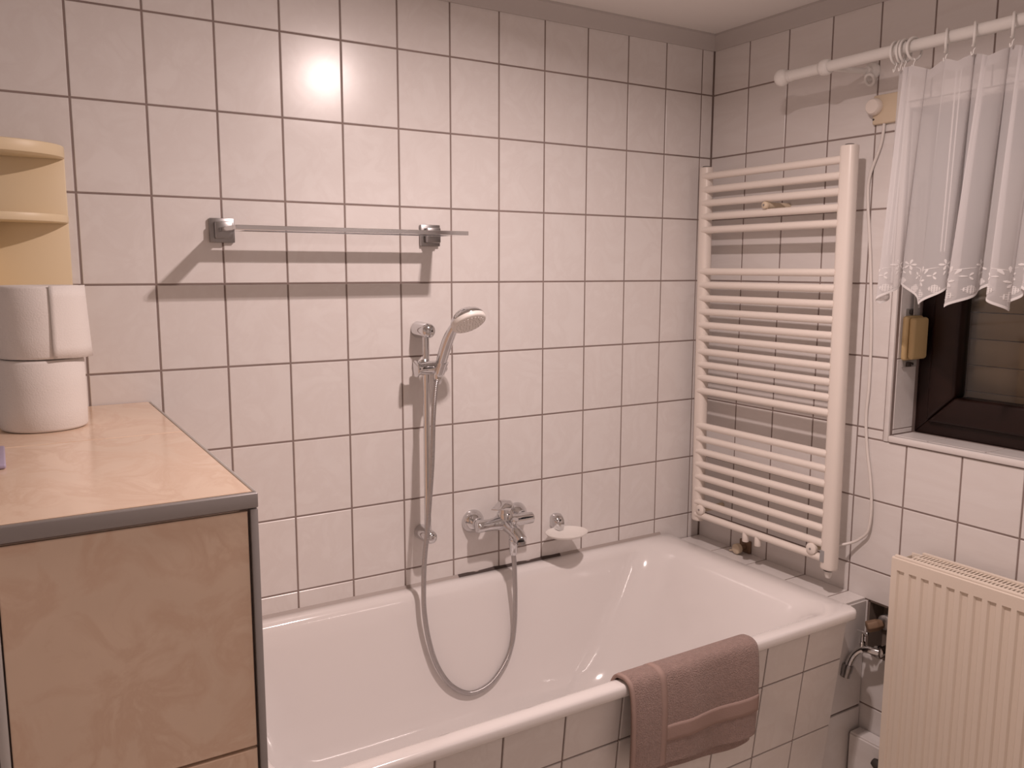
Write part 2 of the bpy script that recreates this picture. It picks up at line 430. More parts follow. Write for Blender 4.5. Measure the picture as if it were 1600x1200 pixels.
# ------------------------------------------------------------------ bathtub
TX0, TX1, TY0, TY1, TZ = -1.752, -0.150, -0.762, -0.0025, 0.577
def rrect(x0, x1, y0, y1, r, n=14):
    P = []
    for cx, cy, a0 in ((x1 - r, y1 - r, 0), (x0 + r, y1 - r, PI / 2), (x0 + r, y0 + r, PI), (x1 - r, y0 + r, 1.5 * PI)):
        for k in range(n):
            a = a0 + PI / 2 * k / (n - 1); P.append((cx + r * math.cos(a), cy + r * math.sin(a)))
    out = []
    for i in range(len(P)):                      # extra points on the long runs
        p, q = P[i], P[(i + 1) % len(P)]
        L = math.hypot(q[0] - p[0], q[1] - p[1]); s = 10 if i % n == n - 1 else 1
        for k in range(s): out.append((p[0] + (q[0] - p[0]) * k / s, p[1] + (q[1] - p[1]) * k / s))
    return out
rings = []
def ring(il, ir, ifr, ib, z, r):
    rings.append([(x, y, z) for x, y in rrect(TX0 + il, TX1 - ir, TY0 + ifr, TY1 - ib, r)])
ring(.006, .006, .006, .006, TZ - .026, .024)
ring(.001, .001, .001, .001, TZ - .025, .026)
ring(0, 0, 0, 0, TZ - .022, .028)
ring(0, 0, 0, 0, TZ - .008, .028)
ring(.002, .002, .002, .002, TZ - .003, .029)
ring(.007, .007, .007, .007, TZ, .030)
ring(.05, .055, .030, .028, TZ - .0005, .075)
ring(.062, .070, .039, .037, TZ - .003, .085)
ring(.072, .084, .046, .045, TZ - .010, .095)
ring(.080, .102, .051, .051, TZ - .024, .105)
ring(.092, .135, .058, .060, TZ - .070, .115)
ring(.110, .190, .070, .076, TZ - .150, .130)
ring(.130, .255, .086, .095, TZ - .250, .150)
ring(.150, .310, .104, .115, TZ - .330, .165)
ring(.175, .355, .130, .142, TZ - .380, .170)
ring(.215, .405, .170, .182, TZ - .402, .165)
ring(.300, .500, .240, .250, TZ - .408, .130)
b = MB(); n = len(rings[0])
vs_ = [p for r in rings for p in r]; fs_ = []
for i in range(len(rings) - 1):
    for k in range(n):
        j = (k + 1) % n; fs_.append((i * n + k, i * n + j, (i + 1) * n + j, (i + 1) * n + k))
cidx = len(vs_); vs_.append((-0.95, -.38, TZ - .410))
last = (len(rings) - 1) * n
for k in range(n): fs_.append((last + k, last + (k + 1) % n, cidx))
b.add(vs_, fs_)
tub = b.build('bathtub', M['enamel'], smooth=True, angle=80, label='long white enamelled bathtub set into tiled surround under shower rail', cat='bathtub')

# silicone joints along the tub
MB().prism([(TX0, 0, TZ + .0065), (TX0, 0, TZ - .004), (TX0, -.0085, TZ - .001)], (TX1 - TX0 - .03, 0, 0)).build('trim_3', M['seal'], kind='structure')
pts = [(-.955 + .03 * i, .0002 + .0012 * math.sin(i * 2.1) + .0006 * math.sin(i * 5.3)) for i in range(13)]
mj = MB()
for (xa, ha), (xb, hb) in zip(pts, pts[1:]):
    mj.add([(xa, -.001, TZ + .0065 + ha), (xa, -.0092, TZ + .0006), (xb, -.0092, TZ + .0006), (xb, -.001, TZ + .0065 + hb), (xa, -.001, TZ), (xb, -.001, TZ)],
           [(0, 1, 2, 3), (0, 4, 1), (3, 2, 5), (4, 5, 2, 1), (0, 3, 5, 4)])
mj.build('trim_4', M['mould'], kind='structure')

# ------------------------------------------------------------------ tub apron (slanted) and ledge
AY, ASL, AX1 = -0.742, 0.115, -0.176
apron = thing('tub_apron', (-0.95, -0.69, 0), 'slanted white tiled apron below the bathtub rim', 'tub panel')
def apy(z): return AY + ASL * (0.55 - z)
MB().prism([(TX0, apy(0) + .004, 0), (TX0, apy(.55) + .004, .55), (TX0, apy(.55) + .03, .55), (TX0, apy(0) + .03, 0)], (AX1 - TX0 - .001, 0, 0)).build('apron_core', M['grout'], apron)
cx = [AX1, -0.3262]
while cx[-1] > TX0 + .02: cx.append(max(cx[-1] - TW, TX0))
cz = [.549, .4300, .2275, .025]
nrm = Vector((0, -1, -ASL)).normalized(); upv = Vector((0, -ASL, 1)).normalized()
AX['ap'] = ((1, 0, 0), tuple(upv), tuple(nrm))
for a1, a0 in zip(cx, cx[1:]):
    if a1 - a0 < .01: continue
    for b1, b0 in zip(cz, cz[1:]):
        zc = (b0 + b1) / 2; h = (b1 - b0) * math.sqrt(1 + ASL ** 2)
        link_mesh('tile', tile_mesh(a1 - a0 - J, h - J, .007, AX['ap'], M['tile']), None, apron, ((a0 + a1) / 2, apy(zc), zc))
ledge = thing('tub_ledge', (-0.09, -0.34, 0), 'narrow tiled ledge between bathtub end and towel radiator wall', 'ledge')
LZT = 0.5455
MB().box(-.178, -.002, -.666, -.002, 0, LZT - .0015).build('ledge_core', M['grout'], ledge)
ly = [-.003, -.151, -.3038, -.4567, -.6095, -.671]
for a1, a0 in zip(ly, ly[1:]):
    put_tile(ledge, 'z+', -.089, (a0 + a1) / 2, LZT, .176, a1 - a0 - J, M['tile'], th=.007)
for b1, b0 in ((.540, .2235), (.2205, .02)):
    put_tile(ledge, 'y-', -.089, (b0 + b1) / 2, -.6725, .174, b1 - b0 - J, M['tile'], th=.006)
plinth = thing('pipe_boxing', (-.02, -.72, 0), 'low tiled pipe boxing at foot of radiator wall', 'pipe boxing')
MB().box(-.046, -.002, -.776, -.6755, 0, .152).build('boxing_core', M['grout'], plinth)
yy = -.677
for k in range(1):
    y1 = yy - (.10 if k == 0 else TW)
    put_tile(plinth, 'z+', -.025, (yy + y1) / 2, .158, .044, yy - y1 - J, M['tile'], th=.007)
    put_tile(plinth, 'x-', (yy + y1) / 2, .077, -.0505, yy - y1 - J, .150, M['tile'], th=.006)
    yy = y1

# ------------------------------------------------------------------ tiled half-height box on the left
CX0, CX1, CYF, CZT = -2.086, -1.7575, -0.930, 1.160
cab = thing('tiled_box', (-1.92, -.465, 0), 'half-height box clad in beige marble tiles with grey metal edging', 'tiled box')
MB().box(CX0 + .008, CX1 - .006, CYF + .010, -.002, 0, CZT - .002).build('box_core', M['grout'], cab)
for y0, y1 in ((-.921, -.4225), (-.4175, -.003)):
    put_tile(cab, 'z+', (CX0 + CX1) / 2, (y0 + y1) / 2, CZT, CX1 - CX0 - .012, y1 - y0, M['beige'], 'top_tile', .009)
for z0, z1 in ((.786, 1.1335), (.420, .7815), (.054, .4155)):
    put_tile(cab, 'y-', (-2.0715 - 1.7725) / 2, (z0 + z1) / 2, CYF, .299, z1 - z0, M['beige'], 'front_tile', .010)
MB().box(CX0, CX1, CYF - .002, CYF + .008, 1.1375, CZT - .001).build('edge_profile', M['alu'], cab, bevel=.0022, seg=3)
MB().box(CX1 - .005, CX1, CYF + .008, -.003, CZT - .010, CZT).build('edge_profile', M['silver'], cab, bevel=.0015)
MB().box(CX1 - .0115, CX1 - .0005, CYF - .001, CYF + .011, .02, 1.1365).build('corner_profile', M['alu'], cab, bevel=.002)
MB().box(CX0 + .001, CX0 + .0125, CYF - .001, CYF + .011, .02, 1.1365).build('corner_profile', M['silver'], cab, bevel=.002)
for z0, z1 in ((.786, 1.13), (.420, .7815), (.054, .4155)):
    for y0, y1 in ((-.915, -.46), (-.456, -.005)):
        put_tile(cab, 'x+', (y0 + y1) / 2, (z0 + z1) / 2, CX1 - .0005, y1 - y0, z1 - z0, M['beige'], 'side_tile', .007)

# toilet rolls
def roll(cx, cy, z0, r, h, label, flap):
    t = thing('toilet_roll', (cx, cy, z0), label, 'toilet roll', 'toilet rolls on the beige tiled box')
    n = 64; pr = []
    rc = .024
    for i in range(8): pass
    prof = [(rc, .003), (rc + .004, .001), (r * .6, .0), (r - .006, .0005), (r - .002, .002), (r, .006), (r + .0006, h * .3), (r + .0008, h * .6), (r, h - .006), (r - .002, h - .002), (r - .006, h - .0005), (r * .6, h), (rc + .004, h - .001), (rc, h - .003), (rc, .003)]
    MB().lathe((cx, cy, z0), (0, 0, 1), prof, n).build('paper', M['paper'], t, smooth=True, angle=60)
    MB().lathe((cx, cy, z0), (0, 0, 1), [(rc - .0002, .002), (rc - .0002, h - .002), (rc - .0025, h - .002), (rc - .0025, .002), (rc - .0002, .002)], 32).build('core_tube', M['card'], t, smooth=True)
    if flap:
        # loose end: a sheet that leaves the roll and stands off at the right
        a0, a1, N_ = flap; V = []; Fc = []; K = 6
        for i in range(N_ + 1):
            u = i / N_; a = a0 + (a1 - a0) * u
            for k in range(K + 1):
                v = k / K
                off = .0016 + .010 * (u ** 1.3) * (1 - .75 * v) + .003 * max(0, .2 - u) * 5 * (1 - v)
                zz = z0 + h * .999 * v - .004 * (1 - v) * u + (.002 if v == 0 else 0)
                V.append((cx + (r + off) * math.cos(a), cy + (r + off) * math.sin(a), zz))
        for i in range(N_):
            for k in range(K): q = i * (K + 1) + k; Fc.append((q, q + K + 1, q + K + 2, q + 1))
        o = MB().add(V, Fc).build('loose_sheet', M['paper'], t, smooth=True, angle=80)
        mo = o.modifiers.new('t', 'SOLIDIFY'); mo.thickness = .0012; mo.offset = 1
    return t
roll(-1.984, -.234, CZT, .0755, .1365, 'white toilet roll standing on beige tiled box, beneath another roll', None)
roll(-1.980, -.236, CZT + .1375, .0755, .1375, 'white toilet roll with loose end, stacked on top of another roll', (-PI * .44, .12, 14))
# lilac packet
pk = MB(); pk.box(-2.079, -2.0540, -.60, -.437, CZT + .0005, CZT + .008)
pk.build('tissue_packet', M['lilac'], bevel=.003, seg=3, label='small lilac packet lying beside toilet rolls on tiled box', cat='packet')

# corner shelf behind the rolls
cs = thing('corner_shelf', (-1.97, -.05, CZT), 'cream plastic corner shelf with rounded boards behind toilet rolls', 'shelf')
SX0, SX1 = -2.052, -1.9035
MB().box(SX0, SX1, -.010, -.0005, CZT, 1.716).build('back_panel', M['shelf'], cs, bevel=.002)
MB().box(SX0 - .010, SX0, -.118, -.0005, CZT, 1.568).build('side_panel', M['shelf'], cs, bevel=.002)
def board(z0, z1, dep):
    P = [(SX0 - .010, -.0105)]
    P = [(SX1, -.0105), (SX1, -.018)]
    for k in range(1, 15):
        a = PI / 2 * k / 14
        P.append((SX0 + (SX1 - SX0) * math.cos(a), -.018 - (dep - .018) * math.sin(a)))
    P += [(SX0 - .010, -dep), (SX0 - .010, -.0105)]
    MB().prism([(x, y, z0) for x, y in P], (0, 0, z1 - z0)).build('shelf_board', M['shelf'], cs, bevel=.003, seg=2)
board(1.697, 1.722, .125); board(1.562, 1.579, .125); board(1.3625, 1.379, .125); board(CZT + .0005, CZT + .016, .125)

# ------------------------------------------------------------------ towel rack
tr = thing('towel_rack', (-1.31, 0, 1.556), 'chrome double towel rack with square wall plates on tiled wall', 'towel rack')
RZ = 1.556; XL, XR = -1.582, -1.037
for x in (XL, XR):
    wpl = MB().box(x - .0285, x + .0285, -.012, 0, RZ - .0285, RZ + .0285).build('wall_plate', M['brushed'], tr, bevel=.002, seg=2)
    MB().box(x - .020, x + .020, -.034, -.012, RZ - .020, RZ + .020).build('clamp_block', M['brushed'], wpl, bevel=.003, seg=2)
    MB().box(x - .014, x + .014, -.172, -.034, RZ - .005, RZ + .005).build('arm', M['chrome'], tr, bevel=.0008, seg=1)
MB().box(XL - .014, XR + .014, -.200, -.172, RZ - .005, RZ + .005).build('bar', M['chrome'], tr, bevel=.0008, seg=1)
MB().box(XL + .014, XR - .014, -.100, -.074, RZ - .005, RZ + .005).build('bar', M['chrome'], tr, bevel=.0008, seg=1)

# ------------------------------------------------------------------ shower rail, hand shower, hose
sr = thing('shower_rail', (-1.075, 0, .70), 'chrome vertical shower rail with sliding holder on tiled wall', 'shower rail')
RX, RY = -1.076, -.055
MB().cyl((RX, RY, .735), (RX, RY, 1.303), .0092, n=24).build('rail', M['chrome'], sr, smooth=True)
def holder(z, s):
    prof = [(0, 0), (.019, 0), (.0205, .002), (.0205, .006), (.0195, .03), (.0185, .058), (.0175, .066), (.0145, .072), (.008, .0755), (0, .077)]
    MB().lathe((RX + .004, 0, z), (0, -1, 0), [(r * s, h) for r, h in prof], 36).build('rail_bracket', M['chrome'], sr, smooth=True, angle=50)
holder(1.303, 1.12); holder(.733, 1.05)
slm = MB().lathe((-1.118, -.075, 1.205), (1, .0, .02), [(0, 0), (.020, 0), (.0225, .002), (.0225, .006), (.0180, .012), (.0180, .066), (.0188, .072), (.0185, .084), (.0165, .0875), (0, .088)], 36).build('slider', M['chrome'], sr, smooth=True, angle=40)
MB().cyl((-1.080, -.066, 1.190), (-1.080, -.050, 1.222), .014, n=20).build('slider_clamp', M['chrome'], slm, smooth=True)
MB().lathe((-1.052, -.086, 1.192), (0.10, -.36, .93), [(.0105, 0), (.0150, .001), (.0170, .034), (.0120, .035), (.0105, 0)], 28).build('holder_cone', M['chrome'], slm, smooth=True, angle=50)

hs = thing('hand_shower', (-1.052, -.09, 1.19), 'chrome hand shower with white round spray face on sliding holder', 'hand shower')
HC = Vector((-1.024, -.196, 1.337)); HN = Vector((.10, -.59, -.84)).normalized()
pth = spline([(-1.053, -.083, 1.185), (-1.052, -.095, 1.215), (-1.050, -.113, 1.252), (-1.047, -.134, 1.289), (-1.041, -.158, 1.321), HC - HN * .016], 8)
nn = len(pth); rr = []
for i in range(nn):
    t = i / (nn - 1); rr.append(.0112 + .0040 * math.sin(PI * min(1, t * 1.2)) ** 1 + .0005 * t)
MB().tube(pth, rr, 20).build('handle', M['chrome'], hs, smooth=True, angle=60)
MB().lathe(HC, HN, [(0, -.030), (.014, -.0285), (.028, -.024), (.038, -.0165), (.0445, -.008), (.0465, -.001), (.0455, .0015)], 44).build('head_shell', M['chrome'], hs, smooth=True, angle=60)
sf = MB().lathe(HC, HN, [(.0450, -.003), (.0462, .0), (.0462, .0085), (.044, .0115), (.037, .0125), (0, .0130)], 44).build('spray_face', M['frosted'], hs, smooth=True, angle=60)
d, u, v = basis(HN); nz = MB()
for r_, k_ in ((.009, 6), (.018, 12), (.027, 18), (.036, 22)):
    for k in range(k_):
        a = 2 * PI * k / k_; p = HC + HN * .0118 + u * r_ * math.cos(a) + v * r_ * math.sin(a)
        nz.cyl(p, p + HN * .0032, .0014, .0010, 6)
nz.build('nozzles', M['white_plastic'], sf, kind='stuff')

hose_pts = [(-.826, -.0995, .656), (-.8245, -.0995, .640), (-.8218, -.0995, .6041), (-.8187, -.0985, .5255), (-.8197, -.0970, .4369), (-.8323, -.1000, .3720), (-.8655, -.1080, .3205), (-.9180, -.1170, .2834), (-.9825, -.1200, .2772),
            (-1.0392, -.1160, .3139), (-1.0778, -.1070, .3787), (-1.0980, -.0980, .4547), (-1.1067, -.0900, .5369), (-1.1053, -.0850, .6082), (-1.1038, -.0890, .6817), (-1.0980, -.0960, .7635), (-1.0898, -.0965, .8517),
            (-1.0809, -.0960, .9565), (-1.0752, -.0945, 1.0779), (-1.0650, -.0880, 1.1500), (-1.0560, -.0825, 1.1780)]
hp = spline(hose_pts, 12)
# resample evenly
seg = [0.0]
for a, b2 in zip(hp, hp[1:]): seg.append(seg[-1] + (b2 - a).length)
step = .00155; Ltot = seg[-1]; res = []; i = 0; s_ = 0
while s_ < Ltot:
    while seg[i + 1] < s_: i += 1
    t = (s_ - seg[i]) / max(1e-9, seg[i + 1] - seg[i]); res.append(hp[i].lerp(hp[i + 1], t)); s_ += step
rad = [.0071 if (k % 3) else .0058 for k in range(len(res))]
sh = thing('shower_hose', (-.98, -.14, .28), 'corrugated metal shower hose looping down into the bathtub', 'shower hose')
MB().tube(res, rad, 12).build('hose', M['hose'], sh, smooth=True, angle=85)
MB().lathe((-.826, -.0995, .695), (0.0, 0, -1), [(0, 0), (.0125, 0), (.0130, .003), (.0130, .016), (.0118, .018), (.0118, .034), (.0098, .044), (.0078, .046), (0, .046)], 24).build('hose_nut', M['chrome'], sh, smooth=True, angle=40)
MB().lathe((-1.0535, -.0815, 1.193), (-.03, .06, -1), [(0, 0), (.0125, 0), (.0125, .010), (.0098, .030), (.0078, .032), (0, .032)], 24).build('hose_nut', M['chrome'], sh, smooth=True, angle=40)

# ------------------------------------------------------------------ bath mixer
mx_ = thing('bath_mixer', (-.83, 0, .737), 'chrome single-lever bath mixer tap on tiled wall', 'tap')
MZ, MY = .737, -.060
for x in (-.906, -.756):
    MB().lathe((x, 0, MZ), (0, -1, 0), [(0, 0), (.0345, 0), (.0350, .003), (.0330, .010), (.0250, .024), (.0185, .032), (.0170, .034), (.0170, .040), (0, .040)], 40).build('escutcheon', M['chrome'], mx_, smooth=True, angle=40)
    MB().lathe((x, -.034, MZ), (0, -1, 0), [(0, 0), (.0165, 0), (.0175, .002), (.0175, .018), (.0165, .020), (0, .020)], 6).build('union_nut', M['chrome'], mx_, bevel=.001)
MB().lathe((-.926, MY, MZ), (1, 0, 0), [(0, 0), (.0135, 0), (.0165, .002), (.0172, .006), (.0172, .040), (.0178, .055), (.0215, .078), (.0225, .096), (.0215, .114), (.0178, .137), (.0172, .152), (.0172, .184), (.0165, .188), (.0135, .190), (0, .190)], 36).build('body', M['chrome'], mx_, smooth=True, angle=50)
MB().lathe((-.831, MY, MZ + .008), (0, 0, 1), [(0, 0), (.023, 0), (.023, .018), (.0215, .021), (.0205, .024), (.0205, .033), (.0195, .036), (0, .036)], 36).build('cartridge', M['chrome'], mx_, smooth=True, angle=40)
# lever: cap with a flat tapering blade
LV = Vector((-.83, -.56, 0)).normalized(); LS = Vector((-LV.y, LV.x, 0)); pb = Vector((-.831, MY, MZ + .040))
lv = MB(); A = []
secs = [(-.024, .012, .004, .016), (-.018, .020, .000, .022), (0, .0235, -.001, .026), (.014, .0225, .000, .026), (.026, .0195, .004, .0255), (.040, .0165, .0085, .0215), (.056, .0145, .0115, .0180), (.068, .0115, .0125, .0165)]
vs_ = []; fs_ = []
for (t, hw, zb, ztp) in secs:
    for (k, zf) in ((-1, 0), (-1, .6), (-.55, 1), (.55, 1), (1, .6), (1, 0)):
        vs_.append(pb + LV * t + LS * (hw * k) + Vector((0, 0, zb + (ztp - zb) * zf)))
K = 6
for i in range(len(secs) - 1):
    for k in range(K):
        j = (k + 1) % K; fs_.append((i * K + k, i * K + j, (i + 1) * K + j, (i + 1) * K + k))
fs_ += [tuple(range(K)), tuple((len(secs) - 1) * K + k for k in range(K))]
lv.add(vs_, fs_).build('lever', M['chrome'], mx_, bevel=.0015, seg=2)
sp = spline([(-.829, -.056, .735), (-.828, -.085, .729), (-.826, -.110, .721), (-.824, -.128, .710), (-.823, -.139, .702)], 8)
spr = [.0215 - .0045 * i / (len(sp) - 1) for i in range(len(sp))]
spo = MB().tube(sp, spr, 24).build('spout', M['chrome'], mx_, smooth=True, angle=50)
MB().lathe((-.823, -.135, .698), (0, -.25, -1), [(0, 0), (.0125, 0), (.0125, .008), (.0105, .010), (0, .010)], 24).build('aerator', M['brushed'], spo, smooth=True)
MB().lathe((-.8265, -.104, .7365), (0, -.35, 1), [(0, 0), (.0105, 0), (.0105, .003), (.0055, .005), (.0055, .012), (.010, .015), (.0105, .021), (.0085, .024), (0, .0245)], 24).build('diverter_knob', M['chrome'], spo, smooth=True, angle=40)
MB().lathe((-.826, -.0995, .720), (0, 0, -1), [(0, 0), (.0135, 0), (.0135, .018), (.0110, .020), (.0110, .026), (0, .026)], 24).build('hose_outlet', M['chrome'], mx_, smooth=True, angle=40)

# ------------------------------------------------------------------ soap dish
sd = thing('soap_dish', (-.613, -.04, .665), 'pale oval soap dish on chrome wall holder beside mixer tap', 'soap dish')
sb = MB()
secs = [(.0, .021, .668, .716), (-.010, .0205, .667, .717), (-.020, .0185, .667, .713), (-.028, .0155, .667, .706), (-.033, .011, .668, .697)]
vs_ = []; fs_ = []; K = 20
for (y, hw, z0, z1) in secs:
    zc, hh = (z0 + z1) / 2, (z1 - z0) / 2
    for k in range(K):
        a = 2 * PI * k / K; ca, sa = math.cos(a), math.sin(a)
        vs_.append((-.612 + hw * math.copysign(abs(ca) ** .7, ca), y, zc + hh * math.copysign(abs(sa) ** .7, sa)))
for i in range(len(secs) - 1):
    for k in range(K):
        j = (k + 1) % K; fs_.append((i * K + k, i * K + j, (i + 1) * K + j, (i + 1) * K + k))
fs_ += [tuple(range(K)), tuple((len(secs) - 1) * K + k for k in range(K))]
sb.add(vs_, fs_).build('wall_holder', M['chrome'], sd, smooth=True, angle=60)
MB().lathe((-.617, -.070, .6605), (0, 0, 1), [(0, 0), (.030, .0005), (.048, .004), (.058, .0100), (.0605, .0135), (.0600, .0150), (.0570, .0128), (.046, .0075), (.030, .0045), (0, .004)], 48, 1.14, .92, uv=((1, 0, 0), (0, 1, 0))).build('dish', M['frosted'], sd, smooth=True, angle=80)

# ------------------------------------------------------------------ towel radiator
th = thing('towel_radiator', (-.08, -.335, .62), 'tall cream towel radiator with horizontal rungs above bathtub ledge', 'towel radiator')
UX = -.082
def upright(yt_, yb_, zt_, zb_, wy, wx):
    prof = []
    for k in range(28):
        a = 2 * PI * k / 28; ca, sa = math.cos(a), math.sin(a)
        prof.append((wx * math.copysign(abs(ca) ** .75, ca), wy * math.copysign(abs(sa) ** .75, sa)))
    vs_ = []; fs_ = []; L = [(zb_, .90), (zb_ + .002, .97), (zb_ + .006, 1), (zt_ - .004, 1), (zt_ - .001, .98), (zt_, .93)]
    for (z, s) in L:
        t = (z - zb_) / (zt_ - zb_); yc = yb_ + (yt_ - yb_) * t
        for px, py in prof: vs_.append((UX + px * s, yc + py * s, z))
    n_ = len(prof)
    for i in range(len(L) - 1):
        for k in range(n_):
            j = (k + 1) % n_; fs_.append((i * n_ + k, i * n_ + j, (i + 1) * n_ + j, (i + 1) * n_ + k))
    fs_ += [tuple(range(n_)), tuple((len(L) - 1) * n_ + k for k in range(n_))]
    MB().add(vs_, fs_).build('upright', M['heater'], th, smooth=True, angle=50)
    MB().lathe((UX, yt_, zt_), (0, 0, 1), [(0, -.002), (.013, -.002), (.013, .002), (.011, .0035), (0, .0035)], 20).build('end_plug', M['dark'], th, smooth=True)
yL = lambda z: -.079 + .015 * (z - .63) / 1.16
yR = lambda z: -.602 + .009 * (z - .62) / 1.17
upright(-.064, -.079, 1.790, .632, .0205, .0185)
upright(-.5945, -.6035, 1.796, .624, .0235, .0200)
RG = [1.761 - .0422 * k for k in range(5)] + [1.4605 - .0431 * k for k in range(10)] + [.9560 - .0431 * k for k in range(8)]
for z in RG:
    MB().cyl((UX - .0095, yL(z) - .002, z), (UX - .0095, yR(z) + .012, z - .001), .0112, n=18).build('rung', M['heater'], th, smooth=True)
def fixing(y, z, r, big):
    fd = MB().lathe((-.098, y, z), (1, 0, 0), [(0, -.010), (r * .75, -.010), (r, -.007), (r, .004), (r * .8, .007), (0, .007)], 28).build('fixing_disc', M['heater'] if not big else M['cream'], th, smooth=True, angle=50)
    MB().cyl((-.092, y, z), (-.0005, y, z), .0095, n=16).build('fixing_post', M['cream'], th, smooth=True)
    MB().lathe((-.1085, y, z), (-1, 0, 0), [(0, -.001), (.0035, -.001), (.003, .0008), (0, .0008)], 12).build('fixing_screw', M['brushed'], fd, smooth=True)
fixing(-.330, 1.655, .0105, True); fixing(-.108, .676, .0165, False); fixing(-.556, .674, .0165, False)
for y in (-.300, -.350):
    MB().cyl((UX - .010, y, .652), (UX - .010, y, .620), .0105, n=18, bev=.0015).build('connection_stub', M['heater'], th, smooth=True)
MB().box(UX - .0212, UX - .0190, -.600, -.586, .645, .679).build('grey_sticker', M['label'], th, bevel=.0005, seg=1)
MB().lathe((UX, -.602, .624), (0, 0, -1), [(0, -.002), (.014, -.002), (.0145, .004), (.012, .006), (0, .006)], 24).build('element_cap', M['dark'], th, smooth=True)
MB().lathe((UX, -.602, .618), (0, 0, -1), [(0, -.001), (.010, -.001), (.0095, .012), (.007, .020), (0, .021)], 20).build('cable_gland', M['frosted'], th, smooth=True)
pc = thing('stub_valve', (-.03, -.225, LZT), 'yellowed capped pipe stub on ledge behind towel radiator', 'valve')
MB().cyl((-.0005, -.222, .565), (-.040, -.222, .565), .0085, n=18, bev=.001).build('pipe_stub', M['brass'], pc, smooth=True)
MB().lathe((-.036, -.222, .565), (-1, 0, 0), [(0, 0), (.0165, 0), (.0170, .003), (.0165, .014), (.012, .017), (0, .018)], 24).build('cap', M['cream'], pc, smooth=True, angle=50)
MB().cyl((-.046, -.222, .564), (-.046, -.193, .552), .0035, n=10, bev=.001).build('cap_lever', M['cream'], pc, smooth=True)
MB().box(-.010, -.0005, -.245, -.199, .5458, .588).build('wall_flange', M['brass'], pc, bevel=.003)

# ------------------------------------------------------------------ cable outlet and cable
co = thing('cable_outlet', (0, -.635, 1.89), 'yellowed cable outlet box beside the lace curtain', 'outlet box')
opl = MB().box(-.012, 0, -.690, -.607, 1.852, 1.928).build('plate', M['cream'], co, bevel=.004, seg=3)
MB().lathe((-.012, -.6155, 1.898), (-1, 0, 0), [(0, 0), (.0215, 0), (.0225, .004), (.0210, .014), (.018, .018), (0, .0185)], 32).build('round_cap', M['heater'], co, smooth=True, angle=50)
MB().cyl((-.0125, -.611, 1.866), (-.0105, -.611, 1.866), .0028, n=12).build('screw', M['dark'], opl, smooth=True)
cp = spline([(-.006, -.640, 1.853), (-.006, -.634, 1.80), (-.006, -.606, 1.72), (-.006, -.604, 1.66), (-.006, -.617, 1.55), (-.006, -.630, 1.42), (-.006, -.640, 1.28), (-.007, -.643, 1.15), (-.007, -.640, 1.06), (-.007, -.650, .97), (-.008, -.666, .89), (-.010, -.676, .81),
             (-.012, -.672, .745), (-.014, -.650, .715), (-.022, -.628, .698), (-.045, -.606, .688), (-.0575, -.602, .6865)], 10)
MB().tube(cp, .0040, 10).build('power_cable', M['cable'], smooth=True, angle=80, label='thin white power cable running down wall into towel radiator', cat='cable')

# ------------------------------------------------------------------ curtain rod, rings, lace curtain
RXX, RZZ = -.165, 1.990
cr = thing('curtain_rod', (RXX, -.9, RZZ), 'white curtain rod with ball end above the window', 'curtain rod')
MB().cyl((RXX, -.43, RZZ), (RXX, -1.95, RZZ + .002), .0140, n=28).build('pole', M['white_plastic'], cr, smooth=True)
MB().lathe((RXX, -.455, RZZ), (0, 1, 0), [(0, -.004), (.0155, -.004), (.0160, .004), (.0135, .007), (.0150, .011), (.0205, .017), (.0232, .026), (.0215, .036), (.0150, .043), (.006, .0460), (0, .0465)], 32).build('finial', M['white_plastic'], cr, smooth=True, angle=60)
MB().lathe((RXX, -.570, RZZ), (0, 1, 0), [(.0142, -.014), (.0180, -.013), (.0200, -.006), (.0205, 0), (.0200, .006), (.0180, .013), (.0142, .014)], 32).build('bracket_ring', M['white_plastic'], cr, smooth=True, angle=60)
MB().cyl((RXX + .015, -.570, RZZ), (-.010, -.590, RZZ + .004), .0075, n=16).build('bracket_arm', M['white_plastic'], cr, smooth=True)
MB().lathe((0, -.591, RZZ + .004), (-1, 0, 0), [(0, 0), (.0240, 0), (.0245, .004), (.0215, .009), (.0125, .014), (.0115, .026), (0, .027)], 30).build('bracket_rosette', M['white_plastic'], cr, smooth=True, angle=50)
MB().tube([(-.022 - .006 * math.cos(a), -.600 + .013 * math.sin(a), RZZ - .020 + .013 * math.cos(a)) for a in [2 * PI * k / 20 for k in range(21)]], .0042, 10).build('bracket_screw_eye', M['white_plastic'], cr, smooth=True)
ringlab = ('white curtain ring bunched with others beside the rod bracket', 'white curtain ring spaced out along the lace curtain heading')
ring_specs = [(-.772, .10), (-.786, .16), (-.797, .05), (-.820, -.12), (-.899, .50), (-.963, .54), (-1.047, .48), (-1.13, .5), (-1.21, .4), (-1.29, .5), (-1.37, .5), (-1.45, .5), (-1.53, .5)]
CTOP = 1.944
rproto = None
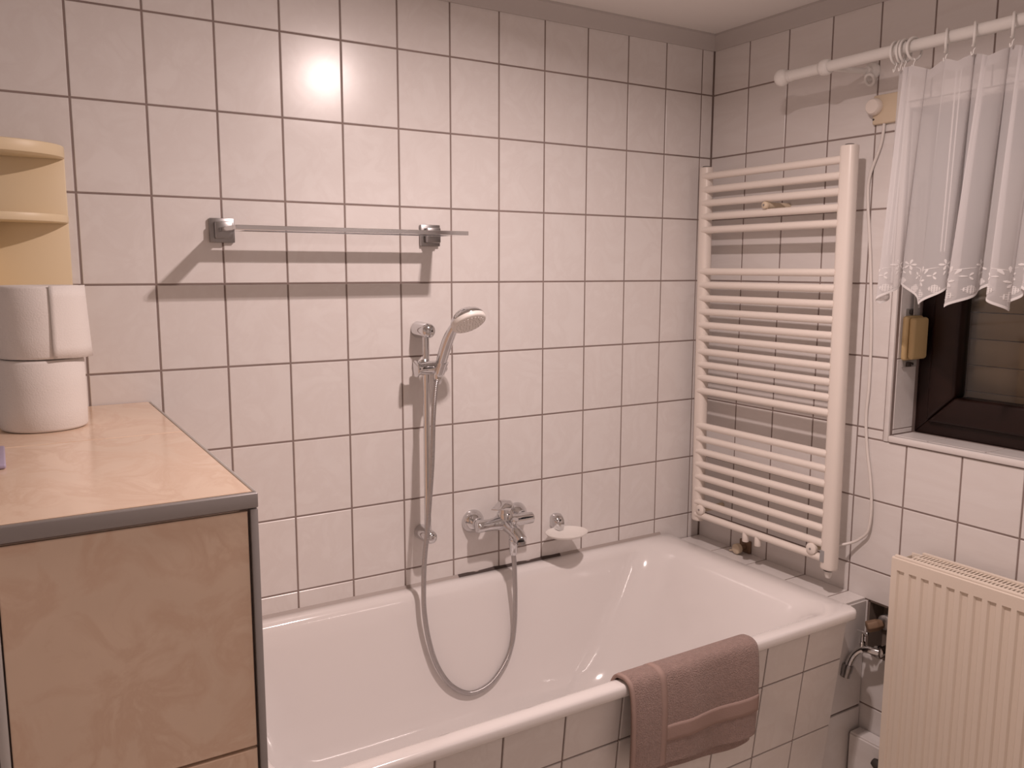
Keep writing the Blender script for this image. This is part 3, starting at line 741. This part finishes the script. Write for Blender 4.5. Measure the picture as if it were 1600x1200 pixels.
for i, (y, yaw) in enumerate(ring_specs):
    o = thing('curtain_ring', (RXX, y, RZZ - .006), ringlab[0 if i < 4 else 1], 'curtain ring', 'curtain rings on the white rod')
    if rproto is None:
        R0 = .0250
        MB().tube([(RXX + R0 * math.cos(a), y, RZZ - .006 + R0 * math.sin(a)) for a in [2 * PI * k / 36 for k in range(37)]], .0030, 10).build('ring', M['white_plastic'], o, smooth=True, angle=80)
        h0 = RZZ - .006 - R0 - .0015
        MB().tube(spline([(RXX, y + .004, h0 + .002), (RXX - .002, y, h0 + .004), (RXX, y - .004, h0), (RXX, y - .001, h0 - .007), (RXX, y, h0 - .014), (RXX, y + .003, h0 - .017), (RXX, y + .004, h0 - .010)], 6), .0016, 8).build('hook', M['white_plastic'], o, smooth=True, angle=80)
        rproto = o
    else:
        for ch in rproto.children:
            c_ = ch.copy(); C.objects.link(c_); c_.parent = o
    o.rotation_euler = (0, 0, yaw)
# fabric: path in plan (y, x) with folds, followed along its own length s
cur = thing('lace_curtain', (RXX, -1.15, 1.39), 'short sheer white lace curtain with embroidered zigzag hem', 'curtain')
HEM, PER, AMP = 1.408, 0.140, 0.052
NS = 560; SMAX = 1.20
def plan(s, v):
    """s: length along the cloth, v: 0 top .. 1 bottom"""
    t = s / SMAX
    ph = 2 * PI * s / .118 + .9 * math.sin(s * 11 + 1) + .5
    amp = (.013 + .010 * v) * (1 + .35 * math.sin(ph * .37 + 1))
    x = RXX + amp * math.sin(ph) + .005 * math.sin(ph * 1.7 + 2) * v
    y0 = -.772 + .022 * v
    base = y0 - (SMAX * .70 - .01 * v) * t
    y = base - .0115 * (1 - .15 * v) * math.sin(2 * ph + .8 + .8 * v) - .010 * math.sin(ph * .61 + .5) * v - .006 * math.sin(s * 23 + 2)
    return x, y
def tri(q):
    q = q % 1.0; return 1 - abs(2 * q - 1)
def zbot(s): return HEM + AMP * (.5 - tri(s / PER + .15)) + .004 * math.sin(s * 9)
HK = [abs(y) for y, _ in ring_specs]
def ztop(y):
    dmin = min(abs(abs(y) - h) for h in HK)
    return CTOP - .015 * min(1, dmin / .04) ** 1.3
NV = 26
def surf(s, v):
    x, y = plan(s, v)
    zb = zbot(s); zt_ = ztop(plan(s, 0)[1])
    return Vector((x, y, zt_ + (zb - zt_) * v))
V = []; Fc = []
for i in range(NS + 1):
    s = SMAX * i / NS
    for k in range(NV + 1): V.append(surf(s, k / NV))
for i in range(NS):
    for k in range(NV): q = i * (NV + 1) + k; Fc.append((q, q + NV + 1, q + NV + 2, q + 1))
MB().add(V, Fc).build('fabric', M['sheer'], cur, smooth=True, angle=180)
def onsurf(s, z, side):
    zb = zbot(s); zt_ = ztop(plan(s, 0)[1]); v = (zt_ - z) / (zt_ - zb)
    p = surf(s, v); a = surf(s + .001, v) - surf(s - .001, v); c_ = surf(s, min(v + .01, 1.01)) - surf(s, v - .01)
    n_ = a.cross(c_).normalized()
    return p + n_ * (.0007 * side)
# hem tape: narrow strip on both faces
hm = MB()
for side in (1, -1):
    V = []; Fc = []
    for i in range(NS + 1):
        s = SMAX * i / NS; zb = zbot(s)
        for dz in (-.0005, .0055): V.append(onsurf(s, zb + dz, side))
    for i in range(NS): q = 2 * i; Fc.append((q, q + 2, q + 3, q + 1))
    hm.add(V, Fc)
hm.build('hem_tape', M['thread'], cur, smooth=True, angle=180)
# heading tape
V = []; Fc = []; hd = MB()
for i in range(NS + 1):
    s = SMAX * i / NS; zt_ = ztop(plan(s, 0)[1])
    for dz in (.0005, -.022): V.append(onsurf(s, zt_ + dz, 1))
for i in range(NS): q = 2 * i; Fc.append((q, q + 2, q + 3, q + 1))
hd.add(V, Fc).build('heading_tape', M['sheer'], cur, smooth=True, angle=180)
# woven double stripes
stp = MB(); s = .075
while s < SMAX - .02:
    for ds in (0, .0055):
        V = []; Fc = []
        for k in range(41):
            zt_ = ztop(plan(s, 0)[1]) - .02; z = zt_ + (zbot(s) + .10 - zt_) * k / 40
            for w_ in (0, .0018): V.append(onsurf(s + ds + w_, z, 1))
        for k in range(40): q = 2 * k; Fc.append((q, q + 1, q + 3, q + 2))
        stp.add(V, Fc)
    s += .147
stp.build('woven_stripes', M['thread'], cur, smooth=True, angle=180)
em = MB()
def stroke(s0, z0, s1, z1, w0, w1):
    """tapered stitch from (s0,z0) to (s1,z1), fat in the middle"""
    dx, dz = s1 - s0, z1 - z0; L = math.hypot(dx, dz); nx, nz_ = -dz / L, dx / L
    P = [(0, w0 * .35), (.3, w0), (.7, w1), (1, w1 * .35)]
    for side in (1, -1):
        V = []; Fc = []
        for t, w_ in P:
            for k in (-1, 1): V.append(onsurf(s0 + dx * t + nx * w_ * k, z0 + dz * t + nz_ * w_ * k, side * 1.3))
        for k in range(3): Fc.append((2 * k, 2 * k + 1, 2 * k + 3, 2 * k + 2))
        em.add(V, Fc)
def flower(s, z, r, n=5, a0=PI / 2):
    for k in range(n):
        a = a0 + 2 * PI * k / n
        stroke(s + r * .12 * math.cos(a), z + r * .12 * math.sin(a), s + r * math.cos(a), z + r * math.sin(a), r * .13, r * .20)
def lattice(s, z, r):
    for k in range(-2, 3):
        h = r * (1 - abs(k) / 3.6)
        stroke(s + k * r * .36, z - h, s + k * r * .36, z + h, .0009, .0009)
        stroke(s - h, z + k * r * .36, s + h, z + k * r * .36, .0009, .0009)
k = 0
while True:
    sc = (k + .5 - .15) * PER; k += 1
    if sc > SMAX - PER * .55: break
    if sc < PER * .3: continue
    zt_ = HEM - AMP / 2
    lattice(sc, zt_ + .028, .0140)
    flower(sc, zt_ + .058, .0130)
    for sg in (-1, 1):
        lattice(sc + sg * .030, zt_ + .042, .0105)
        lattice(sc + sg * .058, zt_ + .060, .0085)
        flower(sc + sg * .046, zt_ + .098, .0130, 5, PI / 2 + sg * .3)
        flower(sc + sg * .026, zt_ + .072, .0095, 3, PI / 2 - sg * .5)
        stroke(sc + sg * .012, zt_ + .076, sc + sg * .018, zt_ + .088, .0016, .0026)
        stroke(sc + sg * .006, zt_ + .080, sc + sg * .007, zt_ + .094, .0012, .0022)
        stroke(sc + sg * .003, zt_ + .084, sc + sg * .034, zt_ + .092, .0007, .0007)
        stroke(sc + sg * .058, zt_ + .092, sc + sg * .066, zt_ + .087, .0014, .0024)
        stroke(sc + sg * .052, zt_ + .078, sc + sg * .060, zt_ + .082, .0014, .0022)
        stroke(sc + sg * .042, zt_ + .074, sc + sg * .045, zt_ + .084, .0012, .0020)
em.build('embroidery', M['thread'], cur, kind='stuff')

# ------------------------------------------------------------------ shutter strap winder on the reveal
sw = thing('strap_winder', (.06, WY1 - .02, 1.21), 'yellowed plastic shutter strap winder on window reveal', 'strap winder')
mpl = MB().box(.030, .094, WY1 - .0045, WY1 - .0012, 1.205, 1.365).build('mounting_plate', M['strap'], sw, bevel=.001, seg=1)
MB().box(.014, .090, WY1 - .022, WY1 - .005, 1.226, 1.346).build('housing', M['winder'], sw, bevel=.008, seg=4)
MB().box(.018, .086, WY1 - .040, WY1 - .0225, 1.230, 1.342).build('cover', M['winder'], sw, bevel=.010, seg=4)
MB().box(.050, .066, WY1 - .016, WY1 - .0135, 1.347, 1.70).build('strap', M['strap'], sw)
for z in (1.213, 1.356):
    MB().lathe((.074, WY1 - .0045, z), (0, -1, 0), [(0, 0), (.0045, 0), (.0038, .002), (0, .0026)], 14).build('screw', M['brushed'], mpl, smooth=True)
    MB().box(.044, .062, WY1 - .012, WY1 - .0046, z - .006, z + .006).build('guide_roller', M['dark'], sw, bevel=.002)

# ------------------------------------------------------------------ panel radiator
RFX, RBX, RYL, RYR, RZB, RZT = -.120, -.030, -.820, -1.72, .112, .735
pr_ = thing('panel_radiator', (-.075, (RYL + RYR) / 2, RZB), 'cream ribbed panel radiator with slotted top grille under the window', 'radiator')
PIT = .0333; prof = []
y = RYL; yy0 = RYL - .016
prof.append((RYL, 0))
k = 0
while yy0 - k * PIT - .022 > RYR + .012:
    a = yy0 - k * PIT
    prof += [(a, 0), (a - .0040, .0060), (a - .0165, .0060), (a - .0205, 0)]
    k += 1
prof.append((RYR, 0))
pm = MB(); V = []; Fc = []
zl = [(RZB, 0), (RZB + .032, 0), (RZB + .0390, 1), (.6990, 1), (.7015, 0), (RZT - .004, 0), (RZT, None)]
for z, f in zl:
    for (yq, dq) in prof:
        V.append((RFX + (.004 if f is None else dq * f), yq, z))
n_ = len(prof)
for i in range(len(zl) - 1):
    for q in range(n_ - 1): Fc.append((i * n_ + q, i * n_ + q + 1, (i + 1) * n_ + q + 1, (i + 1) * n_ + q))
pm.add(V, Fc)
# back of the sheet so that the panel has thickness
pm.box(RFX + .009, RFX + .0125, RYR, RYL, RZB, RZT - .002)
pm.build('front_panel', M['rad'], pr_, smooth=True, angle=25)
MB().box(RBX - .006, RBX, RYR, RYL, RZB, RZT - .006).build('rear_panel', M['rad'], pr_, bevel=.002)
for ye in (RYL - .001, RYR + .003):
    MB().box(RFX + .013, RBX - .007, ye - .002, ye, RZB + .02, RZT - .012).build('side_cover', M['rad'], pr_, bevel=.0008, seg=1)
MB().cyl((RFX + .0075, RYL - .006, RZT + .0005), (RFX + .0075, RYR, RZT + .0005), .0052, n=14, bev=.001).build('top_bead', M['rad'], pr_, smooth=True)
# grille: side rails + slats
MB().box(RFX + .014, RFX + .021, RYR + .006, RYL - .034, RZT - .006, RZT).build('grille_rail', M['rad'], pr_, bevel=.001, seg=1)
MB().box(RBX - .014, RBX - .004, RYR + .006, RYL - .034, RZT - .004, RZT + .004).build('grille_rail', M['rad'], pr_, bevel=.001, seg=1)
MB().box(-.079, -.072, RYR + .006, RYL - .034, RZT - .005, RZT + .001).build('grille_rail', M['rad'], pr_, bevel=.001, seg=1)
gm0 = None; yk = RYL - .036
while yk > RYR + .012:
    if gm0 is None:
        gm0 = MB().box(RFX + .0205, RBX - .012, yk - .0048, yk, RZT - .0065, RZT - .001).build('grille_slat', M['rad'], pr_)
    else:
        g = gm0.copy(); C.objects.link(g); g.parent = pr_; g.location = gm0.location + Vector((0, yk - (RYL - .036), 0))
    yk -= .0095
for yb in (RYL - .12, RYR + .12):
    MB().box(RBX, -.0005, yb - .015, yb + .015, .25, .60).build('wall_bracket', M['rad'], pr_, bevel=.001, seg=1)
# supply pipe and valve under the radiator
vp = thing('radiator_valve', (-.075, -.79, .02), 'dark radiator valve and pipe beside the cream radiator', 'valve')
MB().tube(spline([(-.075, -.792, .0005), (-.075, -.792, .06), (-.075, -.794, .115), (-.075, -.806, .140), (-.075, -.8205, .143)], 8), .0085, 14).build('supply_pipe', M['dark'], vp, smooth=True)
MB().lathe((-.075, -.794, .120), (0, .95, .25), [(0, -.012), (.014, -.012), (.016, -.004), (.014, .010), (.010, .020), (0, .021)], 20).build('valve_body', M['dark'], vp, smooth=True, angle=50)

# ------------------------------------------------------------------ water tap in the pipe recess
tp = thing('outlet_tap', (-.05, -.70, .34), 'small chrome outlet tap with T-handle in wall recess', 'tap')
MB().lathe((.0845, -.748, .425), (-1, 0, 0), [(0, .015), (.009, .015), (.009, .118), (.016, .119), (.0165, .131), (.010, .133), (0, .133)], 24).build('inlet_pipe', M['chrome'], tp, smooth=True, angle=40)
MB().tube(spline([(-.046, -.752, .425), (-.055, -.730, .425), (-.060, -.708, .420), (-.068, -.694, .404), (-.078, -.688, .384), (-.084, -.686, .366)], 6), [.0105] * 12 + [.0110] * 12 + [.0105] * 7, 18).build('tap_body', M['chrome'], tp, smooth=True, angle=60)
MB().lathe((-.0835, -.686, .371), (-.25, .06, -1), [(0, 0), (.0135, 0), (.0145, .003), (.0145, .020), (.0125, .023), (.0125, .036), (0, .036)], 24).build('hose_connector', M['brushed'], tp, smooth=True, angle=40)
MB().lathe((-.058, -.706, .424), (0, 0, 1), [(0, 0), (.0095, 0), (.0095, .016), (.006, .020), (.0055, .042), (0, .042)], 20).build('spindle', M['chrome'], tp, smooth=True, angle=40)
MB().lathe((-.058, -.689, .469), (0, -1, 0), [(0, 0), (.0042, .0005), (.0048, .003), (.0034, .009), (.0045, .016), (.0045, .019), (.0034, .026), (.0048, .032), (.0042, .0345), (0, .035)], 16).build('t_handle', M['chrome'], tp, smooth=True, angle=70)
cpipe = thing('capped_pipe', (-.03, -.74, .49), 'rusty capped pipe elbow in wall recess above small tap', 'pipe')
MB().lathe((.0845, -.750, .506), (-1, 0, 0), [(0, .015), (.012, .015), (.012, .090), (.020, .092), (.0215, .098), (.0205, .112), (.013, .118), (0, .119)], 24).build('stub', M['brushed'], cpipe, smooth=True, angle=45)
MB().lathe((-.030, -.746, .502), (-.75, .55, -.25), [(0, 0), (.013, 0), (.015, .012), (.0165, .014), (.0165, .040), (.0145, .043), (0, .044)], 6).build('brass_cap', M['brass'], cpipe, bevel=.002)

# ------------------------------------------------------------------ towel over the tub rim
tw = thing('hand_towel', (-.75, -.76, .40), 'taupe terry hand towel with woven border hanging over bathtub edge', 'towel')
TXL, TXR = -.952, -.556
def prof_pts(off, zin, zout):
    yi, yo = TY0 + .034 + off * .2, TY0 - off
    zt_ = TZ + off
    P = [(TY0 + .062, zin), (TY0 + .050, TZ - .018), (TY0 + .036, TZ + off * .7), (TY0 + .020, zt_ + .001), (TY0 + .006, zt_), (TY0 - off * .55, TZ - .001 + off * .35), (yo, TZ - .020), (yo - .004, TZ - .07), (yo - .004, TZ - .13), (yo - .002, zout + .03), (yo - .001, zout)]
    return [Vector((0, a, b_)) for a, b_ in P]
def sheet(off, zin, zout, xl, xr, nx=44, seed=0, bulge=1.0, rcorner=.018):
    P = spline(prof_pts(off, zin, zout), 7); n_ = len(P); V = []; Fc = []
    for i in range(nx + 1):
        u_ = i / nx
        for q, p in enumerate(P):
            t = q / (n_ - 1)
            w_ = max(0, t - .45) / .55
            x = xl + (xr - xl) * u_ + (.006 * math.sin(3 * t + seed) - .010 * w_ * (u_ - .5)) 
            yb_ = -bulge * w_ * (.006 * math.sin(u_ * 7 + seed) + .004 * math.sin(u_ * 15 + 1 + seed) + .008 * math.exp(-((u_ - .42) / .05) ** 2) * (1 - w_) + .004)
            edge = max(0, 1 - min(u_, 1 - u_) / .05); 
            z = p.z - .004 * edge ** 2 * (1 - w_) + w_ * .010 * math.sin(u_ * 5 + .6) * w_
            if w_ > .9:
                pass
            V.append((x, p.y + yb_ + .003 * edge ** 2, z))
    for i in range(nx):
        for q in range(n_ - 1): k_ = i * n_ + q; Fc.append((k_, k_ + n_, k_ + n_ + 1, k_ + 1))
    return V, Fc, n_
V, Fc, n_ = sheet(.004, .520, .345, TXL + .008, TXR - .004, seed=.4, bulge=.5)
o = MB().add(V, Fc).build('under_layer', M['towel'], tw, smooth=True, angle=180)
mo = o.modifiers.new('t', 'SOLIDIFY'); mo.thickness = .005; mo.offset = 0
V, Fc, n_ = sheet(.0125, .515, .365, TXL, TXR, seed=0)
o = MB().add(V, Fc).build('top_layer', M['towel'], tw, smooth=True, angle=180)
mo = o.modifiers.new('t', 'SOLIDIFY'); mo.thickness = .0065; mo.offset = 0
mo = o.modifiers.new('s', 'SUBSURF'); mo.levels = 1; mo.render_levels = 1
nx = 44
def band(i0, i1, q0, q1):
    """raised woven band following the cloth vertices between columns i0..i1 and rows q0..q1"""
    VV = [Vector(V[i * n_ + q]) for i in range(i0, i1 + 1) for q in range(q0, q1 + 1)]; m_ = q1 - q0 + 1; FF = []
    for i in range(i1 - i0):
        for q in range(m_ - 1): k_ = i * m_ + q; FF.append((k_, k_ + m_, k_ + m_ + 1, k_ + 1))
    o = MB().add(VV, FF).build('woven_border', M['towelband'], tw, smooth=True, angle=180)
    mo = o.modifiers.new('t', 'SOLIDIFY'); mo.thickness = .0078; mo.offset = 0
    return o
band(9, 11, 0, n_ - 1); band(11, nx, n_ - 17, n_ - 12)
band(0, 1, 0, n_ - 1)
